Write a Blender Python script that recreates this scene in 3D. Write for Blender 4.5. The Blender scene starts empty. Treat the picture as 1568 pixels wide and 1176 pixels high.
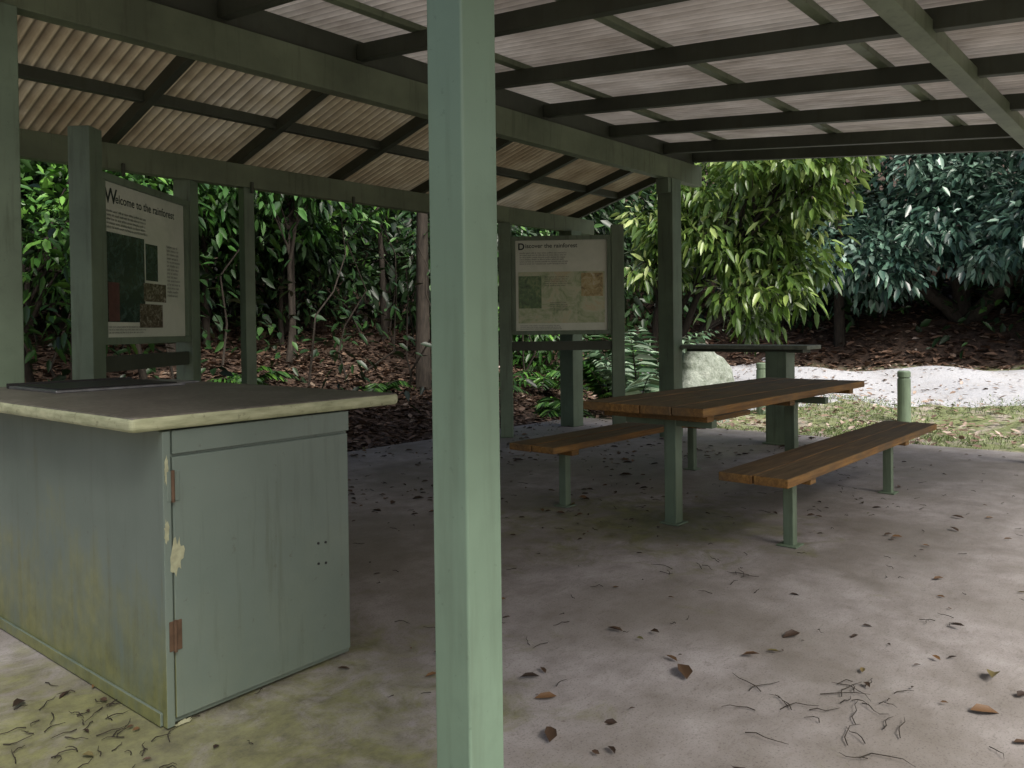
import bpy, math, numpy as np
from mathutils import Vector, Matrix
rng=np.random.default_rng(7)
R=math.radians
scene=bpy.context.scene
COL=scene.collection
# ---------------------------------------------------------------- node helpers
def newmat(name):
    m=bpy.data.materials.new(name); m.use_nodes=True
    nt=m.node_tree; nt.nodes.clear()
    o=nt.nodes.new('ShaderNodeOutputMaterial')
    return m,nt,o
def N(nt,t,**kw):
    n=nt.nodes.new(t)
    for k,v in kw.items():
        if k in n.inputs.keys(): n.inputs[k].default_value=v
        else: setattr(n,k,v)
    return n
def L(nt,a,b): nt.links.new(a,b)
def ramp(nt,fac,stops):
    r=nt.nodes.new('ShaderNodeValToRGB'); e=r.color_ramp.elements
    while len(e)<len(stops): e.new(0.5)
    for i,(p,c) in enumerate(stops):
        e[i].position=p; e[i].color=(c[0],c[1],c[2],1) if len(c)==3 else c
    L(nt,fac,r.inputs[0]); return r.outputs[0]
def mix(nt,fac,a,b,mode='MIX'):
    m=nt.nodes.new('ShaderNodeMix'); m.data_type='RGBA'; m.blend_type=mode
    for s,v in ((m.inputs[0],fac),(m.inputs[6],a),(m.inputs[7],b)):
        if isinstance(v,(int,float)): s.default_value=v
        elif isinstance(v,tuple): s.default_value=(v[0],v[1],v[2],1)
        else: L(nt,v,s)
    return m.outputs[2]
def noise(nt,vec,scale,detail=5,rough=.6,dist=0):
    n=N(nt,'ShaderNodeTexNoise'); n.inputs['Scale'].default_value=scale
    n.inputs['Detail'].default_value=detail; n.inputs['Roughness'].default_value=rough
    n.inputs['Distortion'].default_value=dist
    if vec is not None: L(nt,vec,n.inputs['Vector'])
    return n.outputs['Fac']
def mapping(nt,vec,scale):
    m=N(nt,'ShaderNodeMapping'); m.inputs['Scale'].default_value=scale; L(nt,vec,m.inputs[0]); return m.outputs[0]
def math_(nt,op,a,b=None,clamp=False):
    m=nt.nodes.new('ShaderNodeMath'); m.operation=op; m.use_clamp=clamp
    for s,v in ((m.inputs[0],a),(m.inputs[1],b)):
        if v is None: continue
        if isinstance(v,(int,float)): s.default_value=v
        else: L(nt,v,s)
    return m.outputs[0]
def bump(nt,h,strength=.3,dist=.01):
    b=N(nt,'ShaderNodeBump'); b.inputs['Strength'].default_value=strength; b.inputs['Distance'].default_value=dist
    L(nt,h,b.inputs['Height']); return b.outputs[0]
def princ(nt,o,col,rough=.6,nrm=None,spec=.4,metal=0):
    p=nt.nodes.new('ShaderNodeBsdfPrincipled')
    if isinstance(col,tuple): p.inputs['Base Color'].default_value=(*col,1)
    else: L(nt,col,p.inputs['Base Color'])
    if isinstance(rough,(int,float)): p.inputs['Roughness'].default_value=rough
    else: L(nt,rough,p.inputs['Roughness'])
    p.inputs['Specular IOR Level'].default_value=spec; p.inputs['Metallic'].default_value=metal
    if nrm is not None: L(nt,nrm,p.inputs['Normal'])
    if o is not None: L(nt,p.outputs[0],o.inputs[0])
    return p
def wpos(nt): return N(nt,'ShaderNodeNewGeometry').outputs['Position']

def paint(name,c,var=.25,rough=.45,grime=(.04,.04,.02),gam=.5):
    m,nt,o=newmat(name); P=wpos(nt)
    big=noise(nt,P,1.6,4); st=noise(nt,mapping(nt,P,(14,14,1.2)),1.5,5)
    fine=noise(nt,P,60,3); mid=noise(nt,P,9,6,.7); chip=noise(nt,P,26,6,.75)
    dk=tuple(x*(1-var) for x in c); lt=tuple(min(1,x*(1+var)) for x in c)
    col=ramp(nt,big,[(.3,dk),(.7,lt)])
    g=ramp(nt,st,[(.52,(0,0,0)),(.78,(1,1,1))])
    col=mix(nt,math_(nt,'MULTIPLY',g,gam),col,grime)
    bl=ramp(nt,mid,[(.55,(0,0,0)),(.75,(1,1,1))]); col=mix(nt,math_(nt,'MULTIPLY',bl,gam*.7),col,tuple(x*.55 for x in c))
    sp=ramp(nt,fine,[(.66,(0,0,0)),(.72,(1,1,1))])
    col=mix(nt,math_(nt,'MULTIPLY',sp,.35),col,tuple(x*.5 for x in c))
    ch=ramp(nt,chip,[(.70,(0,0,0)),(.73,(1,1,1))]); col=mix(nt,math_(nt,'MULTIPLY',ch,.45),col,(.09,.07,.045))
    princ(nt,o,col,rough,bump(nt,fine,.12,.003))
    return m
GREEN=paint('green_paint',(.15,.205,.14))
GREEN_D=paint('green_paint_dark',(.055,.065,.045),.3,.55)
GREEN_B=paint('green_paint_beam',(.15,.185,.115),.3,.5)
GREEN_P=paint('green_paint_post',(.185,.275,.195),.15,.33,gam=.25)

# ---------------------------------------------------------------- mesh helpers
def link(ob,parent=None):
    COL.objects.link(ob)
    if parent is not None: ob.parent=parent
    return ob
def empty(name,loc=(0,0,0),rz=0):
    e=bpy.data.objects.new(name,None); e.location=loc; e.rotation_euler=(0,0,rz); e.empty_display_size=.2
    COL.objects.link(e); return e
def meshobj(name,verts,faces,mat,parent=None,smooth=False,loc=None,rot=None):
    me=bpy.data.meshes.new(name); me.from_pydata([tuple(v) for v in verts],[],faces); me.update()
    for m in (mat if isinstance(mat,(list,tuple)) else [mat]): me.materials.append(m)
    if smooth: me.polygons.foreach_set('use_smooth',[True]*len(me.polygons))
    ob=bpy.data.objects.new(name,me)
    if loc is not None: ob.location=loc
    if rot is not None: ob.rotation_euler=rot
    return link(ob,parent)
BF=[(0,3,2,1),(4,5,6,7),(0,1,5,4),(1,2,6,5),(2,3,7,6),(3,0,4,7)]
def box(name,lo,hi,mat,parent=None,bev=.004,seg=2,tmat=None):
    c=[(a+b)/2 for a,b in zip(lo,hi)]; h=[(b-a)/2 for a,b in zip(lo,hi)]
    v=[(sx*h[0],sy*h[1],sz*h[2]) for sz in(-1,1) for sx,sy in((-1,-1),(1,-1),(1,1),(-1,1))]
    mats=[mat] if tmat is None else [mat,tmat]
    ob=meshobj(name,v,BF,mats,parent,loc=c)
    if tmat is not None: ob.data.polygons[1].material_index=1
    if bev>0:
        b=ob.modifiers.new('b','BEVEL'); b.width=bev; b.segments=seg; b.limit_method='NONE'
    return ob
def beam(name,p0,p1,w,h,mat,parent=None):
    p0=Vector(p0);p1=Vector(p1); d=(p1-p0); hz=Vector((d.x,d.y,0)).normalized(); s=Vector((-hz.y,hz.x,0))*w/2
    up=Vector((0,0,h))
    v=[p0-s,p1-s,p1+s,p0+s]; v=v+[q+up for q in v]
    ob=meshobj(name,v,BF,mat,parent)
    b=ob.modifiers.new('b','BEVEL'); b.width=.004; b.segments=2
    return ob
class Tubes:
    def __init__(s): s.v=[];s.f=[]
    def add(s,pts,rad,n=8):
        pts=[Vector(p) for p in pts]; base=len(s.v)
        for i,p in enumerate(pts):
            d=(pts[min(i+1,len(pts)-1)]-pts[max(i-1,0)]).normalized()
            a=d.cross(Vector((.3,.9,.2))).normalized(); b=d.cross(a)
            for k in range(n):
                t=2*math.pi*k/n; s.v.append(p+(a*math.cos(t)+b*math.sin(t))*rad[i])
        for i in range(len(pts)-1):
            for k in range(n):
                s.f.append((base+i*n+k,base+i*n+(k+1)%n,base+(i+1)*n+(k+1)%n,base+(i+1)*n+k))
        s.f.append(tuple(base+k for k in range(n))); e=base+(len(pts)-1)*n
        s.f.append(tuple(e+k for k in reversed(range(n))))
def nrmz(a): return a/np.maximum(np.linalg.norm(a,axis=1,keepdims=True),1e-6)
def leaves(name,pos,dirs,length,wr,mat,parent=None,fold=.25,tint=None,droop=.12,flat=False):
    n=len(pos); d=nrmz(dirs); up=rng.normal(size=(n,3))*.5; up[:,2]+=1.0
    if flat: up=rng.normal(size=(n,3))*.22; up[:,2]+=1
    s=nrmz(np.cross(d,up)); nn=np.cross(s,d); nn*=np.where(nn[:,2:3]<0,-1,1)
    Ln=length[:,None]; W=Ln*wr*.5
    v=np.empty((n,6,3))
    v[:,0]=pos
    v[:,1]=pos+d*Ln*.3+s*W+nn*W*fold
    v[:,2]=pos+d*Ln*.68+s*W*.8+nn*W*fold; v[:,2,2]-=length*droop*.4
    v[:,3]=pos+d*Ln; v[:,3,2]-=length*droop
    v[:,4]=pos+d*Ln*.68-s*W*.8+nn*W*fold; v[:,4,2]-=length*droop*.4
    v[:,5]=pos+d*Ln*.3-s*W+nn*W*fold
    me=bpy.data.meshes.new(name); me.vertices.add(n*6); me.vertices.foreach_set('co',v.ravel())
    idx=np.array([0,1,2,3,0,3,4,5])[None,:]+np.arange(n)[:,None]*6
    me.loops.add(n*8); me.loops.foreach_set('vertex_index',idx.ravel().astype(np.int32))
    me.polygons.add(n*2); me.polygons.foreach_set('loop_start',np.arange(0,n*8,4,dtype=np.int32))
    me.polygons.foreach_set('loop_total',np.full(n*2,4,dtype=np.int32))
    t=rng.random(n) if tint is None else tint
    me.update(calc_edges=True)
    a=me.attributes.new('tint','FLOAT','POINT'); a.data.foreach_set('value',np.repeat(t,6).astype(np.float32))
    me.materials.append(mat)
    return link(bpy.data.objects.new(name,me),parent)
def leafmat(name,stops,trans=.3,rough=.4,spec=.5):
    m,nt,o=newmat(name); a=N(nt,'ShaderNodeAttribute'); a.attribute_name='tint'
    col=ramp(nt,a.outputs['Fac'],stops)
    p=princ(nt,None,col,rough,spec=spec)
    if trans>0:
        t=N(nt,'ShaderNodeBsdfTranslucent'); L(nt,mix(nt,.5,col,(.16,.26,.02),'MIX'),t.inputs[0])
        x=N(nt,'ShaderNodeMixShader'); x.inputs[0].default_value=trans
        L(nt,p.outputs[0],x.inputs[1]); L(nt,t.outputs[0],x.inputs[2]); L(nt,x.outputs[0],o.inputs[0])
    else: L(nt,p.outputs[0],o.inputs[0])
    return m
LF_DARK=leafmat('leaf_dark',[(0,(.008,.02,.008)),(.6,(.022,.06,.015)),(1,(.08,.18,.035))],0)
LF_MID=leafmat('leaf_green',[(0,(.015,.045,.012)),(.6,(.05,.145,.025)),(1,(.14,.31,.05))],0)
LF_YEL=leafmat('leaf_yellow_green',[(0,(.03,.065,.015)),(.5,(.10,.185,.035)),(.8,(.24,.34,.08)),(1,(.46,.55,.22))],.2,.35,.6)
LF_BLUE=leafmat('leaf_blue_green',[(0,(.02,.05,.04)),(.4,(.055,.125,.085)),(.75,(.15,.26,.18)),(1,(.34,.48,.40))],0,.35,.8)
LF_PALE=leafmat('leaf_pale',[(0,(.08,.16,.09)),(.6,(.20,.32,.19)),(1,(.38,.5,.36))],0,.4)
LF_BROWN=leafmat('leaf_litter_brown',[(0,(.03,.018,.012)),(.5,(.09,.055,.035)),(.85,(.19,.12,.08)),(1,(.30,.24,.18))],0,.6)
LF_BANK=leafmat('leaf_litter_bank',[(0,(.04,.022,.015)),(.5,(.14,.08,.05)),(.85,(.30,.19,.13)),(1,(.46,.38,.32))],0,.6)
LF_TAN=leafmat('leaf_litter_tan',[(0,(.10,.06,.04)),(.5,(.26,.18,.13)),(1,(.50,.42,.36))],0,.6)
LF_FLOOR=leafmat('leaf_dry',[(0,(.025,.015,.01)),(.6,(.07,.04,.022)),(.9,(.17,.09,.035)),(1,(.12,.12,.045))],0,.6)
LF_GRASS=leafmat('grass_blade',[(0,(.08,.13,.04)),(.6,(.16,.23,.08)),(1,(.27,.31,.14))],0)
def barkmat():
    m,nt,o=newmat('bark'); P=wpos(nt); n=noise(nt,mapping(nt,P,(9,9,2)),3,6)
    princ(nt,o,ramp(nt,n,[(.3,(.012,.009,.006)),(.7,(.045,.036,.026))]),.85,bump(nt,n,.6,.02)); return m
BARK=barkmat()

# ---------------------------------------------------------------- terrain
def hgt(u,v):
    u=np.asarray(u,float); v=np.asarray(v,float)
    z=-.07+np.maximum(0,u-10.5)*.042
    b=np.maximum(0,u-19.8); z=z+np.minimum(b*.4,2.0)+np.minimum(np.maximum(0,b-6)*.35,9)
    d=np.maximum(0,v-7.35-np.maximum(0,u-9)*.42)
    z=z+np.minimum(d*.3,1.9)+np.minimum(np.maximum(0,d-6)*.5,11)
    out=np.clip(np.maximum.reduce([u-10,v-7.3,-u-3.5,-v-3.5]),0,1)
    z=z+out*(.06*np.sin(1.3*u+.7*v)+.05*np.sin(2.1*v-1.1*u)+.03*np.sin(4.3*u)*np.cos(3.7*v))
    return z
def grid(name,us,vs,off,mat):
    U,V=np.meshgrid(us,vs,indexing='ij'); Z=hgt(U,V)+off
    vv=np.stack([U,V,Z],-1).reshape(-1,3); nu,nv=len(us),len(vs)
    f=[(i*nv+j,(i+1)*nv+j,(i+1)*nv+j+1,i*nv+j+1) for i in range(nu-1) for j in range(nv-1)]
    return meshobj(name,vv.tolist(),f,mat,smooth=True)
def groundmat():
    m,nt,o=newmat('ground_soil'); P=wpos(nt)
    s=N(nt,'ShaderNodeSeparateXYZ'); L(nt,P,s.inputs[0])
    n1=noise(nt,P,1.1,5); n2=noise(nt,P,14,6,.7); n3=noise(nt,P,2.6,6,.7)
    v=N(nt,'ShaderNodeTexVoronoi'); v.inputs['Scale'].default_value=14; L(nt,P,v.inputs['Vector'])
    soil=ramp(nt,n2,[(.3,(.02,.013,.008)),(.55,(.065,.042,.03)),(.75,(.14,.095,.065))])
    soil=mix(nt,.35,soil,ramp(nt,v.outputs['Color'],[(.2,(.03,.02,.012)),(.8,(.17,.11,.08))]))
    grass=ramp(nt,n2,[(.3,(.12,.15,.06)),(.6,(.21,.24,.11)),(.8,(.33,.32,.20))])
    grass=mix(nt,ramp(nt,n3,[(.48,(0,0,0)),(.62,(1,1,1))]),grass,(.36,.32,.27))
    mu=math_(nt,'MULTIPLY',math_(nt,'SUBTRACT',s.outputs[0],9.0),math_(nt,'SUBTRACT',20.0,s.outputs[0]))
    g=ramp(nt,math_(nt,'ADD',math_(nt,'MULTIPLY',mu,.12),math_(nt,'MULTIPLY',math_(nt,'SUBTRACT',n1,.5),1.2)),[(.0,(0,0,0)),(.3,(1,1,1))])
    vm=ramp(nt,math_(nt,'ADD',math_(nt,'MULTIPLY',s.outputs[1],.1),math_(nt,'MULTIPLY',n1,.3)),[(.72,(1,1,1)),(.95,(0,0,0))])
    col=mix(nt,math_(nt,'MULTIPLY',g,vm),soil,grass)
    princ(nt,o,col,.9,bump(nt,n2,.7,.04)); return m
SOIL=groundmat()
us=np.concatenate([np.linspace(-90,-6,14),np.linspace(-5,32,130),np.linspace(34,160,25)])
vs=np.concatenate([np.linspace(-90,-6,14),np.linspace(-5,26,110),np.linspace(28,160,25)])
grid('ground',us,vs,0,SOIL)
def gravelmat():
    m,nt,o=newmat('gravel'); P=wpos(nt); n=noise(nt,P,30,5,.7); n1=noise(nt,P,1.4,4)
    c=ramp(nt,n,[(.3,(.33,.34,.36)),(.7,(.58,.59,.62))]); lit=ramp(nt,n1,[(.5,(0,0,0)),(.7,(1,1,1))])
    princ(nt,o,mix(nt,math_(nt,'MULTIPLY',lit,.35),c,(.30,.26,.22)),.9,bump(nt,n,.5,.02)); return m
PV=np.linspace(-40,10.8,190)
vv=[];ff=[]
for j,v in enumerate(PV):
    a=12.7+.35*math.sin(v*.9)+.15*math.sin(v*2.7)+.1*math.sin(v*6.1)-min(max(0,v-4)*.7,2.4)+max(0,v-7.6)*1.6; b=19.8+.3*math.sin(v*.7+1)+.15*math.sin(v*3.1)+.1*math.sin(v*7.1)
    a=min(max(a,10.3),b-1)
    for i in range(19):
        t=i/18; u=a+(b-a)*t; vv.append((u,v,float(hgt(u,v))-.03+.09*min(1,5*t,5*(1-t))))
for j in range(len(PV)-1):
    for i in range(18): ff.append((j*19+i,j*19+i+1,(j+1)*19+i+1,(j+1)*19+i))
meshobj('gravel_path',vv,ff,gravelmat(),smooth=True)

# ---------------------------------------------------------------- concrete floor
def concmat():
    m,nt,o=newmat('concrete'); P=wpos(nt)
    big=noise(nt,P,.9,6,.6,.4); med=noise(nt,P,5,6,.65); fine=noise(nt,P,120,3,.7); sc=noise(nt,mapping(nt,P,(6,22,1)),1.6,6,.7,.8)
    c=ramp(nt,med,[(.28,(.24,.222,.21)),(.5,(.345,.322,.315)),(.75,(.44,.42,.415))])
    dk=ramp(nt,big,[(.42,(1,1,1)),(.62,(0,0,0))]); c=mix(nt,math_(nt,'MULTIPLY',dk,.6),c,(.17,.152,.125))
    s2=ramp(nt,sc,[(.54,(0,0,0)),(.72,(1,1,1))]); c=mix(nt,math_(nt,'MULTIPLY',s2,.4),c,(.15,.13,.11))
    s3=ramp(nt,noise(nt,P,18,6,.8),[(.58,(0,0,0)),(.68,(1,1,1))]); c=mix(nt,math_(nt,'MULTIPLY',s3,.45),c,(.13,.11,.09))
    sp=ramp(nt,fine,[(.33,(.2,.2,.2)),(.45,(1,1,1))]); c=mix(nt,.55,c,mix(nt,1.0,c,sp,'MULTIPLY'))
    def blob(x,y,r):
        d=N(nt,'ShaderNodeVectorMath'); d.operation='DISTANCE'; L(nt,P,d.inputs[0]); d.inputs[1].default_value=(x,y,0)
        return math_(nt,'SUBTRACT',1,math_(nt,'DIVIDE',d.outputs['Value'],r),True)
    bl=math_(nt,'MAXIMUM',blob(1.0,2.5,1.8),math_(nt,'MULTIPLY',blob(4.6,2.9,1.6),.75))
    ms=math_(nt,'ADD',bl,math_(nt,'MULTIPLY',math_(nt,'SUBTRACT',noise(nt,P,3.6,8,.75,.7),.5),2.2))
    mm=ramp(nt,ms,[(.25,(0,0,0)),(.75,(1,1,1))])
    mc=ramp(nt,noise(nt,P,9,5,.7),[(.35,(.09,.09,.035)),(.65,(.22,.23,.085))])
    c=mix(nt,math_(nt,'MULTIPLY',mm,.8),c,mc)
    princ(nt,o,c,ramp(nt,big,[(.4,(.5,.5,.5)),(.7,(.85,.85,.85))]),bump(nt,math_(nt,'ADD',med,math_(nt,'MULTIPLY',fine,.3)),.25,.01),.3)
    return m
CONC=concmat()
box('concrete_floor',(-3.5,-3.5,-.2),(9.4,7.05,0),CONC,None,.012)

# ---------------------------------------------------------------- shelter
sh=empty('picnic_shelter')
def zr(v): return 2.97+.113*(v-1.3)
def zl(v): return 2.90+.27*(6.5-v)
def post(name,u,v,s,top,mat=GREEN):
    box(name,(u,v,.001),(u+s,v+s,top),mat,sh,.006,3)
post('front_post',1.171,1.167,.107,2.90,GREEN_P)
post('front_post_2',8.7,1.167,.107,2.90,GREEN_P)
post('main_post_1',1.22,4.76,.22,3.069,GREEN)
post('main_post_2',8.245,4.75,.205,3.069,GREEN)
post('eave_post_1',3.72,6.46,.10,2.609,GREEN)
post('eave_post_2',8.38,6.34,.22,2.609,GREEN)
UE=9.1
box('main_beam',(.55,4.79,3.07),(9.05,4.90,3.32),GREEN_B,sh)
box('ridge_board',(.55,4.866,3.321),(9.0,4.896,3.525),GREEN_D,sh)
box('eave_beam',(.55,6.45,2.61),(9.05,6.55,2.81),GREEN_B,sh)
box('front_beam',(.55,1.16,2.902),(9.05,1.28,3.01),GREEN_B,sh)
box('beam_bracket',(8.18,4.765,2.9),(8.24,4.93,3.068),GREEN,sh)
ru=[.56,1.55,2.67,3.79,4.91,6.03,7.15,8.27,8.98]
V0=-1.3  # unseen front overhang of the roof, its length set to shade the floor
for i,u in enumerate(ru):
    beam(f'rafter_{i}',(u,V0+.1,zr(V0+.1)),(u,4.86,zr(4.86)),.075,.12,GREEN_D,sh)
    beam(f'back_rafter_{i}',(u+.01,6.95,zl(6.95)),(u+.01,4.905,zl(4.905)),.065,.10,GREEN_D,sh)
for i,v in enumerate([-1.1,-.1,1.75,2.9,4.2]):
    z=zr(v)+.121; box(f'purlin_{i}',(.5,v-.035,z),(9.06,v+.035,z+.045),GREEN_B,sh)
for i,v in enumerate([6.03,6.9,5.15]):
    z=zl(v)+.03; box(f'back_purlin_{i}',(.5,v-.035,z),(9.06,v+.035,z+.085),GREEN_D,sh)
def roofmat(name,a,b,c,tr,u0,per,shade_str):
    m,nt,o=newmat(name); P=wpos(nt)
    n=noise(nt,P,1.1,6,.6); n2=noise(nt,mapping(nt,P,(1,.25,1)),7,4,.6)
    col=ramp(nt,n,[(.3,a),(.52,b),(.72,c)]); col=mix(nt,.5,col,mix(nt,1.0,col,ramp(nt,n2,[(.35,(.45,.42,.38)),(.6,(1,1,1))]),'MULTIPLY'))
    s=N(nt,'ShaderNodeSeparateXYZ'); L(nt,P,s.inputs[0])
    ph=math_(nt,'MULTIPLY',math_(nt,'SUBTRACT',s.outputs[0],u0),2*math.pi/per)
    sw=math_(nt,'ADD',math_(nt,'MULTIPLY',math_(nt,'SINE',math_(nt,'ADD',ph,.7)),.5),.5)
    rib_shade=ramp(nt,sw,[(.1,(0,0,0)),(1,(1,1,1))])  # shading of the ribs painted into the colour, following the corrugation wave
    col=mix(nt,math_(nt,'MULTIPLY',rib_shade,shade_str),col,tuple(x*.16 for x in a))
    p=princ(nt,None,col,.45,spec=.5); t=N(nt,'ShaderNodeBsdfTranslucent'); L(nt,col,t.inputs[0])
    x=N(nt,'ShaderNodeMixShader'); x.inputs[0].default_value=tr; L(nt,p.outputs[0],x.inputs[1]); L(nt,t.outputs[0],x.inputs[2]); L(nt,x.outputs[0],o.inputs[0])
    return m
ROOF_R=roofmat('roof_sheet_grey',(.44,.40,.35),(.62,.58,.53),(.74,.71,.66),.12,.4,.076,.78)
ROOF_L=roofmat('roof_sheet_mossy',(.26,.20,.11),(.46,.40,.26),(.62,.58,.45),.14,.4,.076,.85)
def corr(name,u0,u1,v0,v1,zf,per,amp,mat,rows=6):
    n=int((u1-u0)/per*10); us=np.linspace(u0,u1,n); vv=[];ff=[]
    for v in np.linspace(v0,v1,rows):
        for u in us: vv.append((u,v,zf(v)+amp*math.sin(2*math.pi*(u-u0)/per)))
    for r in range(rows-1):
        for i in range(n-1): ff.append((r*n+i,r*n+i+1,(r+1)*n+i+1,(r+1)*n+i))
    return meshobj(name,vv,ff,mat,sh,smooth=True)
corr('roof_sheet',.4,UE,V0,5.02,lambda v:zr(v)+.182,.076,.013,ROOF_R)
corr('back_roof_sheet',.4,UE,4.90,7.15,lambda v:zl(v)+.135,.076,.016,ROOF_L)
for i,u in enumerate([2.67,3.79,4.91,6.03]):
    box(f'beam_bolt_{i}',(u-.012,6.43,2.56),(u+.012,6.449,2.66),GREEN_D,sh,.002)

# ---------------------------------------------------------------- barbecue counter
def countermat():
    m,nt,o=newmat('counter_paint'); tc=N(nt,'ShaderNodeNewGeometry'); P=tc.outputs['Position']
    s=N(nt,'ShaderNodeSeparateXYZ'); L(nt,P,s.inputs[0])
    n=noise(nt,P,3,6,.65,.3); st=noise(nt,mapping(nt,P,(18,18,1.2)),1.5,5)
    base=ramp(nt,noise(nt,P,1.5,4),[(.3,(.12,.158,.132)),(.7,(.165,.208,.178))])
    fine=noise(nt,P,90,3)
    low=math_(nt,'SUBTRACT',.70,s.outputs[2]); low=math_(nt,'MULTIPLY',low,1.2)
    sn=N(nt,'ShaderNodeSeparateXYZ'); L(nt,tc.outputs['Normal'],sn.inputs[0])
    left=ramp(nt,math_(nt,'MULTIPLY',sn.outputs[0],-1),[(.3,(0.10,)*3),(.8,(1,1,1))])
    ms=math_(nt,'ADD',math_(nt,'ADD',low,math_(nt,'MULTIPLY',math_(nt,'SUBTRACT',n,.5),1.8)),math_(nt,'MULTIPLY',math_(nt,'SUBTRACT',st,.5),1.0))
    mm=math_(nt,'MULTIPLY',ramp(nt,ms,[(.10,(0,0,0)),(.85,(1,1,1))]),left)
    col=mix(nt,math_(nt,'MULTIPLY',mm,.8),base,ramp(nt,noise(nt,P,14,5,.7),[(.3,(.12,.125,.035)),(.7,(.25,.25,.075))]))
    g=ramp(nt,st,[(.55,(0,0,0)),(.8,(1,1,1))]); col=mix(nt,math_(nt,'MULTIPLY',g,.4),col,(.06,.06,.04))
    sp=ramp(nt,noise(nt,P,22,5,.7),[(.64,(0,0,0)),(.70,(1,1,1))]); col=mix(nt,math_(nt,'MULTIPLY',sp,.35),col,(.08,.06,.04))
    princ(nt,o,col,.45,bump(nt,fine,.12,.003)); return m
def topmat():
    m,nt,o=newmat('counter_top'); P=wpos(nt); n=noise(nt,P,4,7,.7,.5); f=noise(nt,P,40,4)
    c=ramp(nt,n,[(.3,(.065,.057,.045)),(.55,(.13,.118,.095)),(.75,(.22,.205,.175))]); c=mix(nt,.3,c,ramp(nt,f,[(.35,(.04,.04,.035)),(.6,(.26,.24,.2))]))
    princ(nt,o,c,.42,bump(nt,f,.2,.003)); return m
def edgemat():
    m,nt,o=newmat('counter_edge'); P=wpos(nt); n=noise(nt,mapping(nt,P,(5,5,25)),2,5); n2=noise(nt,P,30,5,.7)
    c=ramp(nt,n,[(.3,(.27,.29,.17)),(.7,(.48,.50,.32))]); c=mix(nt,math_(nt,'MULTIPLY',ramp(nt,n2,[(.58,(0,0,0)),(.68,(1,1,1))]),.6),c,(.12,.12,.07))
    princ(nt,o,c,.55); return m
def flat(name,c,rough=.6,metal=0,spec=.4):
    m,nt,o=newmat(name); P=wpos(nt); n=noise(nt,P,25,4)
    princ(nt,o,ramp(nt,n,[(.3,tuple(x*.7 for x in c)),(.7,tuple(min(1,x*1.2) for x in c))]),rough,None,spec,metal); return m
CP=countermat(); STEEL=flat('steel',(.35,.36,.38),.3,.8); BLACK=flat('black_plate',(.02,.02,.02),.45); RUST=flat('rust',(.10,.06,.035),.8); CREAM=flat('bare_primer',(.36,.37,.24),.8)
ct=empty('barbecue_counter',(1.07,2.563,0),R(2.5))
bx0,bx1,by0,by1=.117,.887,.035,2.0
box('body',(bx0,by0,.012),(bx1,by1,.994),CP,ct,.003)
box('header_board',(bx0+.03,by0-.012,.915),(bx1+.004,by0-.001,.993),CP,ct,.002)
box('door',(bx0+.028,by0-.014,.03),(bx1-.004,by0-.002,.905),CP,ct,.004)
box('corner_trim',(bx0-.006,by0-.016,.008),(bx0+.022,by0+.012,.993),CP,ct,.003)
box('left_kick_rail',(bx0-.012,by0+.02,.006),(bx0-.001,by1,.05),CP,ct,.002)
box('counter_slab',(0,0,1.0),(1.15,2.1,1.05),edgemat(),ct,.018,4,tmat=topmat())
for i,z in enumerate((.26,.76)):
    box(f'hinge_plate_{i}',(bx0+.006,by0-.019,z),(bx0+.05,by0-.0145,z+.10),RUST if i==0 else CP,ct,.002)
    t=Tubes(); t.add([(bx0+.025,by0-.022,z-.003),(bx0+.025,by0-.022,z+.103)],[.006,.006],10); meshobj(f'hinge_pin_{i}',t.v,t.f,RUST,ct)
for i,(x,z) in enumerate([(.73,.49),(.765,.487),(.73,.41),(.765,.405)]):
    t=Tubes(); t.add([(x,by0-.017,z),(x,by0-.0135,z)],[.005,.005],8); meshobj(f'bolt_hole_{i}',t.v,t.f,BLACK,ct)
def patch(name,cx,cz,rx,rz,y,mat,par):
    n=26; a=np.linspace(0,2*math.pi,n,endpoint=False); r=1+rng.uniform(-.35,.3,n)
    v=[(cx+rx*r[k]*math.cos(a[k]),y,cz+rz*r[k]*math.sin(a[k])) for k in range(n)]
    meshobj(name,v,[tuple(range(n))],mat,par)
patch('peeled_paint_1',bx0+.037,.575,.024,.055,by0-.0165,CREAM,ct)
patch('peeled_paint_2',bx0+.003,.665,.008,.04,by0-.018,CREAM,ct)
patch('peeled_paint_3',bx0+.006,.86,.008,.045,by0-.018,CREAM,ct)
patch('peeled_paint_4',bx0+.05,.012,.03,.008,by0-.018,CREAM,ct)
box('hotplate_frame',(.30,1.35,1.0505),(.92,1.92,1.062),STEEL,ct,.003)
box('hotplate',(.33,1.38,1.0625),(.89,1.89,1.068),BLACK,ct,.002)
box('splash_rail',(.30,1.93,1.0505),(.92,1.95,1.075),BLACK,ct,.002)
box('control_plate',(.95,1.5,1.0505),(1.08,1.8,1.058),STEEL,ct,.002)

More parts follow.
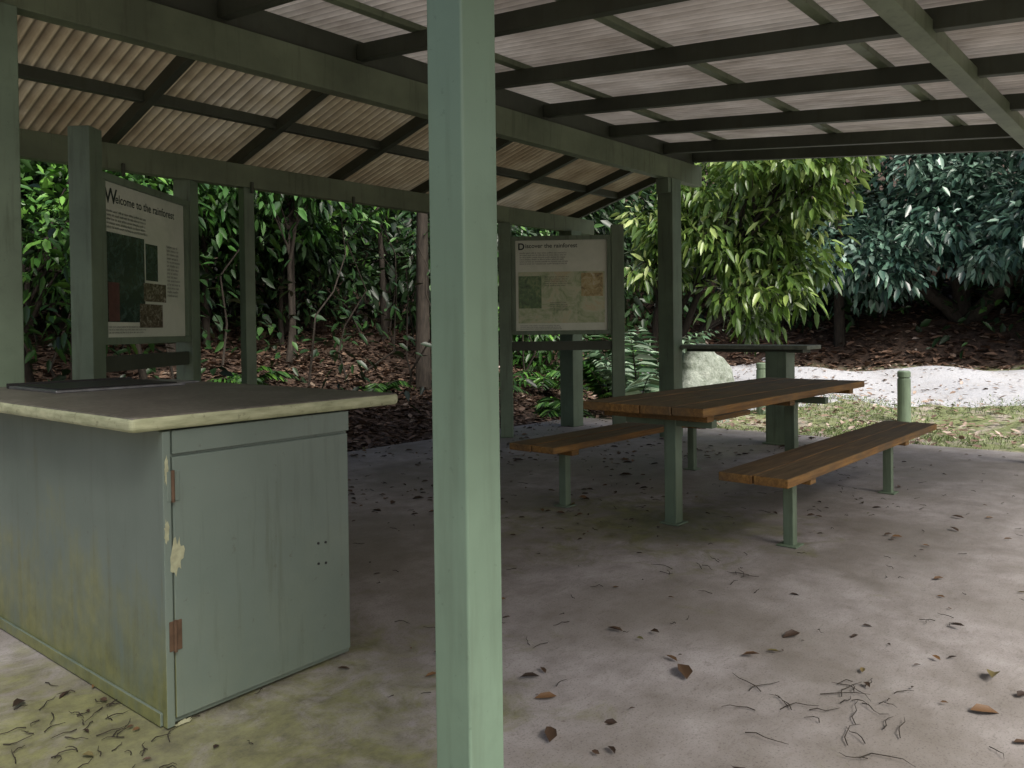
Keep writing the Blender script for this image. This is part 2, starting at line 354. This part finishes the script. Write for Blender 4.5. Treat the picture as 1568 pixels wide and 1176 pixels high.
# ---------------------------------------------------------------- picnic table
def woodmat(name,a,b,c):
    m,nt,o=newmat(name); P=wpos(nt)
    g=noise(nt,mapping(nt,P,(1.2,22,22)),2.2,7,.65,.6); n=noise(nt,P,2.5,5)
    col=ramp(nt,g,[(.3,a),(.5,b),(.72,c)]); col=mix(nt,math_(nt,'MULTIPLY',ramp(nt,n,[(.42,(0,0,0)),(.65,(1,1,1))]),.65),col,(.10,.08,.05))
    sp=ramp(nt,noise(nt,P,35,5,.7),[(.60,(0,0,0)),(.68,(1,1,1))]); col=mix(nt,math_(nt,'MULTIPLY',sp,.4),col,tuple(x*.5 for x in a))
    princ(nt,o,col,.6,bump(nt,g,.35,.004)); return m
WOOD=woodmat('weathered_timber',(.06,.04,.02),(.15,.097,.045),(.26,.175,.085))
WOOD_E=woodmat('timber_edge',(.11,.052,.014),(.25,.13,.036),(.38,.215,.06))
def planks(par,pre,u0,u1,v0,v1,z,n,th=.05):
    w=(v1-v0+.008)/n
    for k in range(n):
        a=v0+k*w; j=rng.uniform(-.012,.012)
        box(f'{pre}_plank_{k+1}',(u0+j,a,z-th),(u1+j*.7,a+w-.008,z+rng.uniform(-.002,.002)),WOOD_E,par,.006,2,tmat=WOOD)
tb=empty('picnic_table')
planks(tb,'top',4.33,7.3,2.30,3.20,.82,4,.055)
for i,u in enumerate((4.50,5.8,7.1)): box(f'top_cleat_{i}',(u,2.36,.715),(u+.09,3.14,.764),WOOD_E,tb)
for i,u in enumerate((4.63,6.62)):
    box(f'leg_{i}',(u,2.66,0.001),(u+.088,2.748,.714),GREEN,tb,.005)
    box(f'leg_foot_{i}',(u-.025,2.635,0.0015),(u+.113,2.773,.012),GREEN,tb,.003)
    box(f'leg_arm_{i}',(u+.01,2.40,.66),(u+.078,3.06,.7135),GREEN,tb,.004)
def bench(u0,u1,v0,v1,lv,name='picnic_bench'):
    e=empty(name); planks(e,'seat',u0,u1,v0,v1,.48,2,.05)
    for i,u in enumerate((4.60,6.52)):
        box(f'leg_{i}',(u,lv,.001),(u+.062,lv+.062,.40),GREEN,e,.004)
        box(f'leg_foot_{i}',(u-.03,lv-.03,.0015),(u+.092,lv+.092,.010),GREEN,e,.003)
        box(f'seat_cleat_{i}',(u-.01,v0+.03,.385),(u+.075,v1-.03,.429),WOOD_E,e,.004)
bench(4.2,7.3,1.72,2.13,1.86); bench(4.33,7.5,3.46,3.87,3.56)
bt=empty('bar_table')
box('top',(8.38,3.22,1.055),(8.78,4.745,1.10),flat('bar_top',(.17,.19,.15),.6),bt,.008)
box('leg',(8.45,3.48,.001),(8.69,3.72,1.03),GREEN,bt,.006); box('leg_foot',(8.42,3.45,.0015),(8.72,3.75,.02),GREEN,bt,.004)
box('arm',(8.46,3.30,1.02),(8.68,4.7,1.0545),GREEN_D,bt,.004)
def bollard(u,v,h=.74):
    z=float(hgt(u,v)); t=Tubes(); r=.085
    t.add([(u,v,z-.15),(u,v,z+h-.11),(u,v,z+h-.105),(u,v,z+h-.09),(u,v,z+h-.085),(u,v,z+h-.015),(u,v,z+h)],[r,r,r*.86,r*.86,r,r,r*.8],20)
    meshobj('bollard',t.v,t.f,GREEN,smooth=False)
bollard(11.75,3.18); bollard(11.8,5.25,.78); bollard(11.75,1.0)
def boulder(u,v,r,h):
    import bmesh
    bm=bmesh.new(); bmesh.ops.create_icosphere(bm,subdivisions=5,radius=1)
    ph=rng.uniform(0,6,8)
    for q in bm.verts:
        c=q.co.copy(); f=1+.14*math.sin(2.3*c.x+ph[0])*math.cos(2.7*c.y+ph[1])+.09*math.sin(4.1*c.z+3*c.x+ph[2])+.04*math.sin(9*c.x+ph[3])*math.sin(8*c.y+ph[4])+.025*math.sin(17*c.z+ph[5])*math.sin(15*c.x)
        q.co=Vector((c.x*r*f,c.y*r*.8*f,c.z*h*f))
    me=bpy.data.meshes.new('boulder'); bm.to_mesh(me); bm.free(); me.polygons.foreach_set('use_smooth',[True]*len(me.polygons))
    m,nt,o=newmat('lichened_rock'); P=wpos(nt); n=noise(nt,P,3,7,.7); n2=noise(nt,P,12,6,.7)
    princ(nt,o,mix(nt,.5,ramp(nt,n,[(.35,(.10,.13,.09)),(.55,(.28,.32,.28)),(.7,(.45,.49,.44))]),ramp(nt,n2,[(.3,(.12,.15,.10)),(.7,(.48,.52,.46))])),.85,bump(nt,n2,.8,.05))
    me.materials.append(m); ob=bpy.data.objects.new('boulder',me); ob.location=(u,v,float(hgt(u,v))+h*.35); link(ob)
boulder(10.9,5.85,.62,.78)

# ---------------------------------------------------------------- information signs
def postermat(name,stops,sc):
    m,nt,o=newmat(name); P=wpos(nt); n=noise(nt,P,sc,6,.75,.8)
    princ(nt,o,ramp(nt,n,stops),.2,spec=.6); return m
PAPER=postermat('poster_paper',[(.3,(.54,.60,.49)),(.7,(.68,.72,.61))],3)
INK=flat('poster_ink',(.02,.04,.03),.5)
PH1=postermat('photo_forest',[(.3,(.006,.012,.01)),(.5,(.02,.045,.035)),(.7,(.08,.13,.11))],9)
PH2=postermat('photo_brown',[(.3,(.02,.02,.015)),(.5,(.10,.08,.05)),(.7,(.42,.42,.34))],30)
PH3=postermat('photo_reflection_wash',[(.3,(.14,.22,.12)),(.42,(.34,.42,.24)),(.52,(.50,.54,.36)),(.62,(.50,.46,.28)),(.75,(.62,.62,.52))],4)  # forest print with the glass reflections painted into its colour
PH4=postermat('photo_sunlit_leaves',[(.3,(.06,.04,.02)),(.5,(.42,.34,.14)),(.7,(.6,.58,.44))],11)
PH5=postermat('photo_canopy',[(.3,(.02,.05,.015)),(.5,(.07,.16,.05)),(.7,(.25,.33,.13))],12)
def text(par,s,x,z,size,y,bold=0,lh=1.0):
    c=bpy.data.curves.new('lettering','FONT'); c.body=s; c.size=size; c.offset=bold; c.space_line=lh
    ob=bpy.data.objects.new('lettering',c); c.materials.append(INK); ob.rotation_euler=(R(90),0,0); ob.location=(x,y,z); link(ob,par)
def sign(u,v,ang,W,ptop,kind,ps=.15):
    e=empty('information_sign',(u,v,0),ang)
    z0,z1=1.24,2.43
    box('post_left',(-ps-.002,-.03,.0),(-.002,ps-.03,ptop[0]),GREEN,e,.005); box('post_right',(W+.002,-.03,.0),(W+ps+.002,ps-.03,ptop[1]),GREEN,e,.005)
    box('backing',(.0,.02,z0),(W,.05,z1),GREEN_D,e,.003)
    f=.05
    box('frame_top',(0,-.02,z1-f),(W,.019,z1),GREEN,e); box('frame_bottom',(0,-.02,z0),(W,.019,z0+f),GREEN,e)
    box('frame_left',(0,-.02,z0+f+.001),(f,.019,z1-f-.001),GREEN,e); box('frame_right',(W-f,-.02,z0+f+.001),(W,.019,z1-f-.001),GREEN,e)
    box('lower_rail',(0.001,.0,1.05),(W-.001,.06,1.16),GREEN_D,e)
    box('poster',(f,.010,z0+f),(W-f,.0185,z1-f),PAPER,e,0)
    y=.0085
    def pic(nm,x0,a,x1,b,mt,y0=.0065): box(nm,(x0,y0,a),(x1,.0095,b),mt,e,0)
    rs=np.random.default_rng(3)
    def para(n,w):
        out=[]
        for i in range(n):
            s=''
            while len(s)<w: s+=''.join(rs.choice(list('aeionrstlhdmu'),rs.integers(2,8)))+' '
            out.append(s[:w])
        return '\n'.join(out)
    if kind==1:
        text(e,'W',.08,2.235,.15,y,.003); text(e,'elcome to the rainforest',.215,2.245,.088,y,.001)
        text(e,para(5,46),.10,2.17,.028,y,0,1.0)
        pic('photo_tree',.09,1.40,.60,2.03,PH1); pic('photo_trunk',.10,1.405,.24,1.68,flat('photo_red',(.10,.04,.035),.4),.004)
        pic('photo_leaf',.62,1.72,.80,2.0,PH1); pic('photo_bird',.58,1.56,.92,1.70,PH2,.004); pic('photo_fungi',.52,1.36,.86,1.54,PH2,.004)
        text(e,para(14,16),.95,2.0,.030,y); text(e,para(3,60),.1,1.36,.02,y)
    else:
        text(e,'D',.08,2.27,.11,y,.003); text(e,'iscover the rainforest',.17,2.29,.072,y,.001)
        text(e,para(6,52),.10,2.22,.026,y)
        pic('main_photo_reflection',.08,1.38,W-.08,2.0,PH3)
        pic('photo_canopy',.085,1.56,.36,1.95,PH5,.004); pic('photo_leaves',W-.36,1.70,W-.10,1.98,PH4,.004)
        text(e,para(5,26),.40,1.93,.026,y-.003); text(e,para(5,24),.46,1.62,.022,y-.003)
        text(e,para(3,60),.10,1.345,.02,y)
    return e
sign(2.19,5.68,R(38.5),1.30,(2.70,2.63),1)
sign(7.17,6.34,R(-51.7),1.20,(2.60,2.55),2)

# ---------------------------------------------------------------- vegetation
def crown(c,r,K,n,lsize,spread,droop=.5,shell=.45):
    c=np.array(c);r=np.array(r)
    d=nrmz(rng.normal(size=(K,3))); rad=rng.random(K)**shell
    cc=c+d*rad[:,None]*r*(1+.18*rng.normal(size=(K,1)))
    P=[];D=[];T=[];S=[]
    for k in range(K):
        m=int(n*rng.uniform(.5,1.4)); sp=spread*rng.uniform(.6,1.4)
        o=rng.normal(size=(m,3))*sp*np.array([1,1,.75]); P.append(cc[k]+o)
        D.append(nrmz(o)+rng.normal(size=(m,3))*.45+np.array([0,0,-droop])+d[k]*.3)
        hi=(cc[k][2]-c[2])/r[2]; T.append(np.clip(rng.random(m)*.6+.2+hi*.15+rng.normal()*.16+o[:,2]/sp*.10,0,1)); S.append(lsize*rng.uniform(.55,1.35,m))
    return np.vstack(P),np.vstack(D),np.concatenate(T),np.concatenate(S),cc
def tree(name,base,crowns,mat,lsize,trunk_r=.12,wr=.36,droop=.5,spread=.3):
    bz=float(hgt(base[0],base[1])); e=empty(name,(base[0],base[1],bz))
    B=Vector((0,0,-.2)); t=Tubes(); P=[];D=[];T=[];S=[]
    for (off,r,K,n) in crowns:
        p,d,tt,s,cc=crown(off,r,K,n,lsize,spread,droop); P.append(p);D.append(d);T.append(tt);S.append(s)
        top=Vector(off); mid=Vector((off[0]*.4+rng.normal()*.1,off[1]*.4+rng.normal()*.1,off[2]*.5))
        t.add([B,mid*.4+Vector((rng.normal()*.05,rng.normal()*.05,0)),mid,(mid+top)/2+Vector((.1,-.08,0)),top],[trunk_r,trunk_r*.85,trunk_r*.65,trunk_r*.45,trunk_r*.2],9)
        for q in cc[::max(1,len(cc)//14)]:
            q=Vector(q); st=mid.lerp(top,rng.uniform(.1,.8)); mm=st.lerp(q,.5)+Vector((0,0,.12))
            t.add([st,mm,q],[trunk_r*.35,trunk_r*.2,trunk_r*.06],6)
    meshobj('trunk',t.v,t.f,BARK,e,smooth=True)
    leaves('foliage',np.vstack(P),np.vstack(D),np.concatenate(S),wr,mat,e,tint=np.concatenate(T))
tree('broadleaf_tree',(13.1,8.0),[((.5,-1.2,3.3),(1.2,1.2,1.2),44,50),((.9,-2.3,2.6),(.7,.7,1.1),24,46),((.5,-1.7,1.9),(.6,.6,.6),12,42),((.3,-2.6,4.0),(1.2,1.3,.9),34,50),((0,-.2,3.0),(.9,.8,1.2),20,50)],LF_YEL,.25,.09,.30,.95,.17)
tree('rainforest_tree',(22.3,4.6),[((0,0,2.9),(2.6,3.0,2.1),120,80),((-1.2,-3.2,2.5),(2.0,2.2,1.9),80,80),((-1.5,1.8,1.7),(1.2,1.5,1.0),30,70),((0,0,5.8),(2.6,3.0,1.8),50,70)],LF_BLUE,.27,.22,.38,.6,.30)
tree('rainforest_tree',(22.3,-1.2),[((0,0,2.8),(2.4,2.8,2.4),90,80),((0,0,5.6),(2.6,3.2,1.8),50,70)],LF_BLUE,.27,.2,.38,.6,.30)
tree('rainforest_tree',(21.8,9.2),[((0,0,3.4),(2.2,2.4,2.2),70,70),((0,0,6),(2.4,2.4,1.8),40,70)],LF_DARK,.28,.18,.36,.6,.38)
tree('rainforest_tree',(17.5,13.5),[((0,0,3.4),(2.4,2.4,2.4),80,70)],LF_DARK,.24,.16,.36,.5,.35)
spots=[(2.6,8.5,1.9,(1.0,.8,1.3),LF_MID,.15),(.9,9.2,2.2,(1.1,1.0,1.5),LF_MID,.16),(5.2,10.9,2.3,(1.5,1.0,.9),LF_MID,.19),(7.2,11.4,2.3,(1.4,1.0,1.0),LF_MID,.19),
 (3.2,10.6,2.6,(1.4,1.2,1.3),LF_DARK,.2),(9.4,12.0,2.0,(1.4,1.3,1.4),LF_DARK,.18),(11.3,11.6,2.0,(1.3,1.3,1.6),LF_DARK,.2),(6.2,12.6,2.0,(2.0,1.2,1.5),LF_DARK,.22),
 (4.2,9.5,2.9,(.9,.8,.6),LF_MID,.17),(13.3,10.8,1.8,(1.2,1.2,1.5),LF_DARK,.2),(9.6,9.2,2.3,(.7,.7,1.0),LF_DARK,.18),(6.4,10.0,2.9,(1.1,.8,.5),LF_MID,.18),
 (4.0,11.8,1.3,(1.5,1.0,1.0),LF_DARK,.2),(8.2,12.0,1.4,(1.5,1.0,1.2),LF_DARK,.2),(12.2,9.9,1.0,(.9,.9,.8),LF_MID,.18)]
for (u,v,z,r,mt,ls) in spots:
    tree('understorey_tree',(u,v),[((rng.normal()*.2,rng.normal()*.2,z),r,34,58)],mt,ls,.05,.36,.45,.26)
for (u,v,r) in [(8.3,9.2,.10),(5.0,10.6,.05),(5.9,11.4,.05),(6.9,10.6,.035),(4.2,11.9,.06),(7.7,12.0,.08),(3.6,10.2,.04),(9.2,11.2,.05),(10.3,12.5,.1),(20.6,2.6,.12),(20.9,7.2,.12),(24,6,.14)]:
    e=float(hgt(u,v)); t=Tubes(); a,b=rng.normal(size=2)*.12
    t.add([(u,v,e-.3),(u+a*.3,v+b*.3,e+1.5),(u+a,v+b,e+3.2),(u+a*1.2,v+b*1.7,e+6)],[r*1.3,r,r*.85,r*.6],10)
    meshobj('tree_trunk',t.v,t.f,BARK,smooth=True)
t=Tubes()
for k in range(40):
    u=rng.uniform(2,11);v=rng.uniform(9,13);z=float(hgt(u,v)); pts=[(u,v,z)]
    for j in range(5): q=pts[-1]; pts.append((q[0]+rng.normal()*.22,q[1]+rng.normal()*.2,q[2]+rng.uniform(.3,.7)))
    t.add(pts,[.018,.016,.013,.011,.009,.006],5)
meshobj('hanging_vines',t.v,t.f,BARK,smooth=True)
P=[];D=[];T=[];S=[]
def mass(n,fu,fv,z0,z1,ls,tb=.1,m=50):
    for k in range(n):
        u=rng.uniform(*fu);v=rng.uniform(*fv);z=float(hgt(u,v))+rng.uniform(z0,z1)
        o=rng.normal(size=(m,3))*np.array([.75,.75,.55]);P.append(np.array([u,v,z])+o);D.append(nrmz(o)+np.array([0,0,-.5])+rng.normal(size=(m,3))*.3)
        T.append(np.clip(rng.random(m)*.55+rng.normal()*.15+tb,0,1));S.append(ls*rng.uniform(.6,1.3,m))
mass(380,(24,32),(-14,22),0,8,.46); mass(330,(-8,22),(14.5,19),.3,7,.38,0); mass(110,(14,24),(11.5,17),0,6,.36); mass(80,(-6,1),(9.5,14),.3,4.5,.26)
mass(60,(21.6,23.5),(-6,12),.1,1.2,.28)
mass(150,(.5,13),(11.6,14),.2,3.2,.25,-.02); mass(30,(3,9),(9.0,11.5),.1,.5,.18,.1,30)
leaves('distant_forest',np.vstack(P),np.vstack(D),np.concatenate(S),.4,LF_DARK,tint=np.concatenate(T))
def fern(u,v,n,ln,mat,name='fern',lf=.2,sag=.75,e0=.7,e1=1.3,wr=.22):
    z=float(hgt(u,v)); e=empty(name,(u,v,z)); P=[];D=[];S=[];t=Tubes()
    for k in range(n):
        a=2*math.pi*k/n+rng.normal()*.25; l=ln*rng.uniform(.6,1.15); el=rng.uniform(e0,e1); pts=[]
        for j in range(15):
            s=j/14; x=l*s*math.cos(el)*(1+.3*s); zz=l*(math.sin(el)*s-sag*s*s); pts.append(np.array([x*math.cos(a),x*math.sin(a),zz]))
        t.add(pts[::2],[.012-.0013*i for i in range(8)],5)
        for j in range(2,15):
            s=j/14; dd=nrmz((pts[j]-pts[j-1])[None])[0]; side=np.array([-math.sin(a),math.cos(a),0])
            for sg in(-1,1): P.append(pts[j]);D.append(side*sg+dd*.6+np.array([0,0,-.25]));S.append(lf*math.sin(math.pi*min(.95,s*.85+.12)))
    meshobj('stalks',t.v,t.f,BARK,e); leaves('fronds',np.array(P),np.array(D),np.array(S),wr,mat,e,droop=.25)
fern(10.3,6.55,16,2.5,LF_PALE,'palm_plant',.40,.42,1.05,1.5,.2); fern(10.9,7.5,14,2.2,LF_MID,'palm_plant',.42,.45,1.0,1.45,.2); fern(8.9,8.6,12,1.3,LF_MID,lf=.26)
fern(5.3,9.2,10,.9,LF_MID); fern(7.3,9.0,10,.8,LF_MID); fern(3.3,8.4,9,.8,LF_MID); fern(10.6,8.6,11,1.6,LF_MID,lf=.28); fern(2.1,7.9,9,1.0,LF_MID); fern(9.7,7.6,12,1.1,LF_MID,lf=.24)
def litter(name,n,fu,fv,ls,mat,zoff=.015,filt=None,floor=False,wr=.45):
    u=rng.uniform(*fu,n);v=rng.uniform(*fv,n)
    if filt is not None: k=filt(u,v); u=u[k];v=v[k]
    if floor:
        k=(np.sin(u*2.1+1.3*v)+np.sin(v*3.1-u*1.7)+rng.normal(size=len(u))*.8)>-.2; u=u[k];v=v[k]
    m=len(u); z=(np.zeros(m) if floor else hgt(u,v))+zoff+rng.uniform(0,.03 if not floor else .004,m)
    a=rng.uniform(0,6.28,m); d=np.stack([np.cos(a),np.sin(a),rng.normal(size=m)*(.25 if not floor else .08)],1)
    sz=ls*(rng.uniform(.5,1.5,m) if not floor else rng.uniform(.25,1.0,m)+rng.random(m)**4)
    return leaves(name,np.stack([u,v,z],1),d,sz,wr,mat,flat=True,droop=0,fold=.6 if floor else .3)
litter('leaf_litter',30000,(-2,15),(7.1,14),.11,LF_BROWN)
litter('leaf_litter',10000,(19.4,26),(-8,14),.20,LF_BANK)
litter('leaf_litter',7500,(9.45,20),(-3,10),.09,LF_TAN,.05,filt=lambda u,v:(rng.random(len(u))<(.3+.7*(u<13.5))))
litter('fallen_leaves',620,(1.2,9.2),(.1,6.9),.05,LF_FLOOR,.006,floor=True,wr=.38)
litter('fallen_leaves',900,(3.6,9.3),(3.4,7.0),.06,LF_FLOOR,.006,floor=True)
litter('fallen_leaves',160,(.1,1.3),(1.8,3.2),.045,LF_FLOOR,.006,floor=True)
litter('fallen_leaves',34,(1.6,3.4),(.3,2.0),.075,LF_FLOOR,.008,floor=True)
t=Tubes()
def twig(u,v,ln,a,r):
    p=[(u,v,.006)]
    for j in range(4):
        a+=rng.normal()*.4; q=p[-1]; p.append((q[0]+math.cos(a)*ln/4,q[1]+math.sin(a)*ln/4,.006+rng.uniform(0,.008)))
    t.add(p,[r,r,r*.8,r*.7,r*.4],5)
for k in range(300): twig(rng.uniform(1.3,8.5),rng.uniform(.2,6.5),rng.uniform(.02,.09),rng.uniform(0,6.28),.0016)
for k in range(26): twig(2.75+rng.normal()*.16,1.0+rng.normal()*.16,rng.uniform(.04,.18),rng.normal()*1.0-.2,.0018)
for k in range(12): twig(3.9+rng.normal()*.16,1.9+rng.normal()*.16,rng.uniform(.04,.18),rng.normal()*1.0-.2,.0018)
for k in range(60): twig(1.0+rng.normal()*.12,2.75+rng.normal()*.25,rng.uniform(.03,.12),rng.uniform(0,6.28),.002)
meshobj('fallen_twigs',t.v,t.f,BARK)
n=30000;u=rng.uniform(9.4,14.0,n);v=rng.uniform(-3,5.6,n);k=(np.sin(u*2.3+v)+np.sin(v*1.9-u)+rng.normal(size=n)*.7)>-.1;u=u[k];v=v[k];n=len(u)
leaves('grass',np.stack([u,v,hgt(u,v)],1),np.stack([rng.normal(size=n)*.5,rng.normal(size=n)*.5,np.ones(n)],1),rng.uniform(.03,.075,n),.16,LF_GRASS)

# ---------------------------------------------------------------- light
EL=50
sd=Vector((-.22*math.cos(R(EL)),-.975*math.cos(R(EL)),math.sin(R(EL)))).normalized()
w=bpy.data.worlds.new('World'); scene.world=w; w.use_nodes=True; nt=w.node_tree
sky=nt.nodes.new('ShaderNodeTexSky'); sky.sky_type='NISHITA'; sky.sun_disc=False; sky.sun_elevation=R(EL); sky.sun_rotation=math.atan2(sd.x,sd.y)
sky.air_density=1.0; sky.dust_density=6; sky.ozone_density=.8
bg=nt.nodes['Background']; bg.inputs[1].default_value=.15; nt.links.new(sky.outputs[0],bg.inputs[0])
sl=bpy.data.lights.new('sun','SUN'); sl.energy=4.6; sl.angle=R(32); sl.color=(1,.97,.92)
so=bpy.data.objects.new('sun',sl); so.rotation_euler=sd.to_track_quat('Z','Y').to_euler(); so.location=(5,0,20); link(so)
# ---------------------------------------------------------------- camera
cam=bpy.data.cameras.new('camera'); co=bpy.data.objects.new('camera',cam); link(co)
cam.sensor_width=36; cam.lens=27.8; cam.shift_y=-.0434; cam.clip_end=600; cam.clip_start=.05
M=Matrix.Rotation(R(41.5-90),4,'Z')@Matrix.Rotation(R(90-.8),4,'X')@Matrix.Rotation(R(-.7),4,'Z')
M.translation=Vector((0,0,1.32)); co.matrix_world=M
scene.camera=co
scene.view_settings.view_transform='Standard'; scene.view_settings.look='None'; scene.view_settings.exposure=0
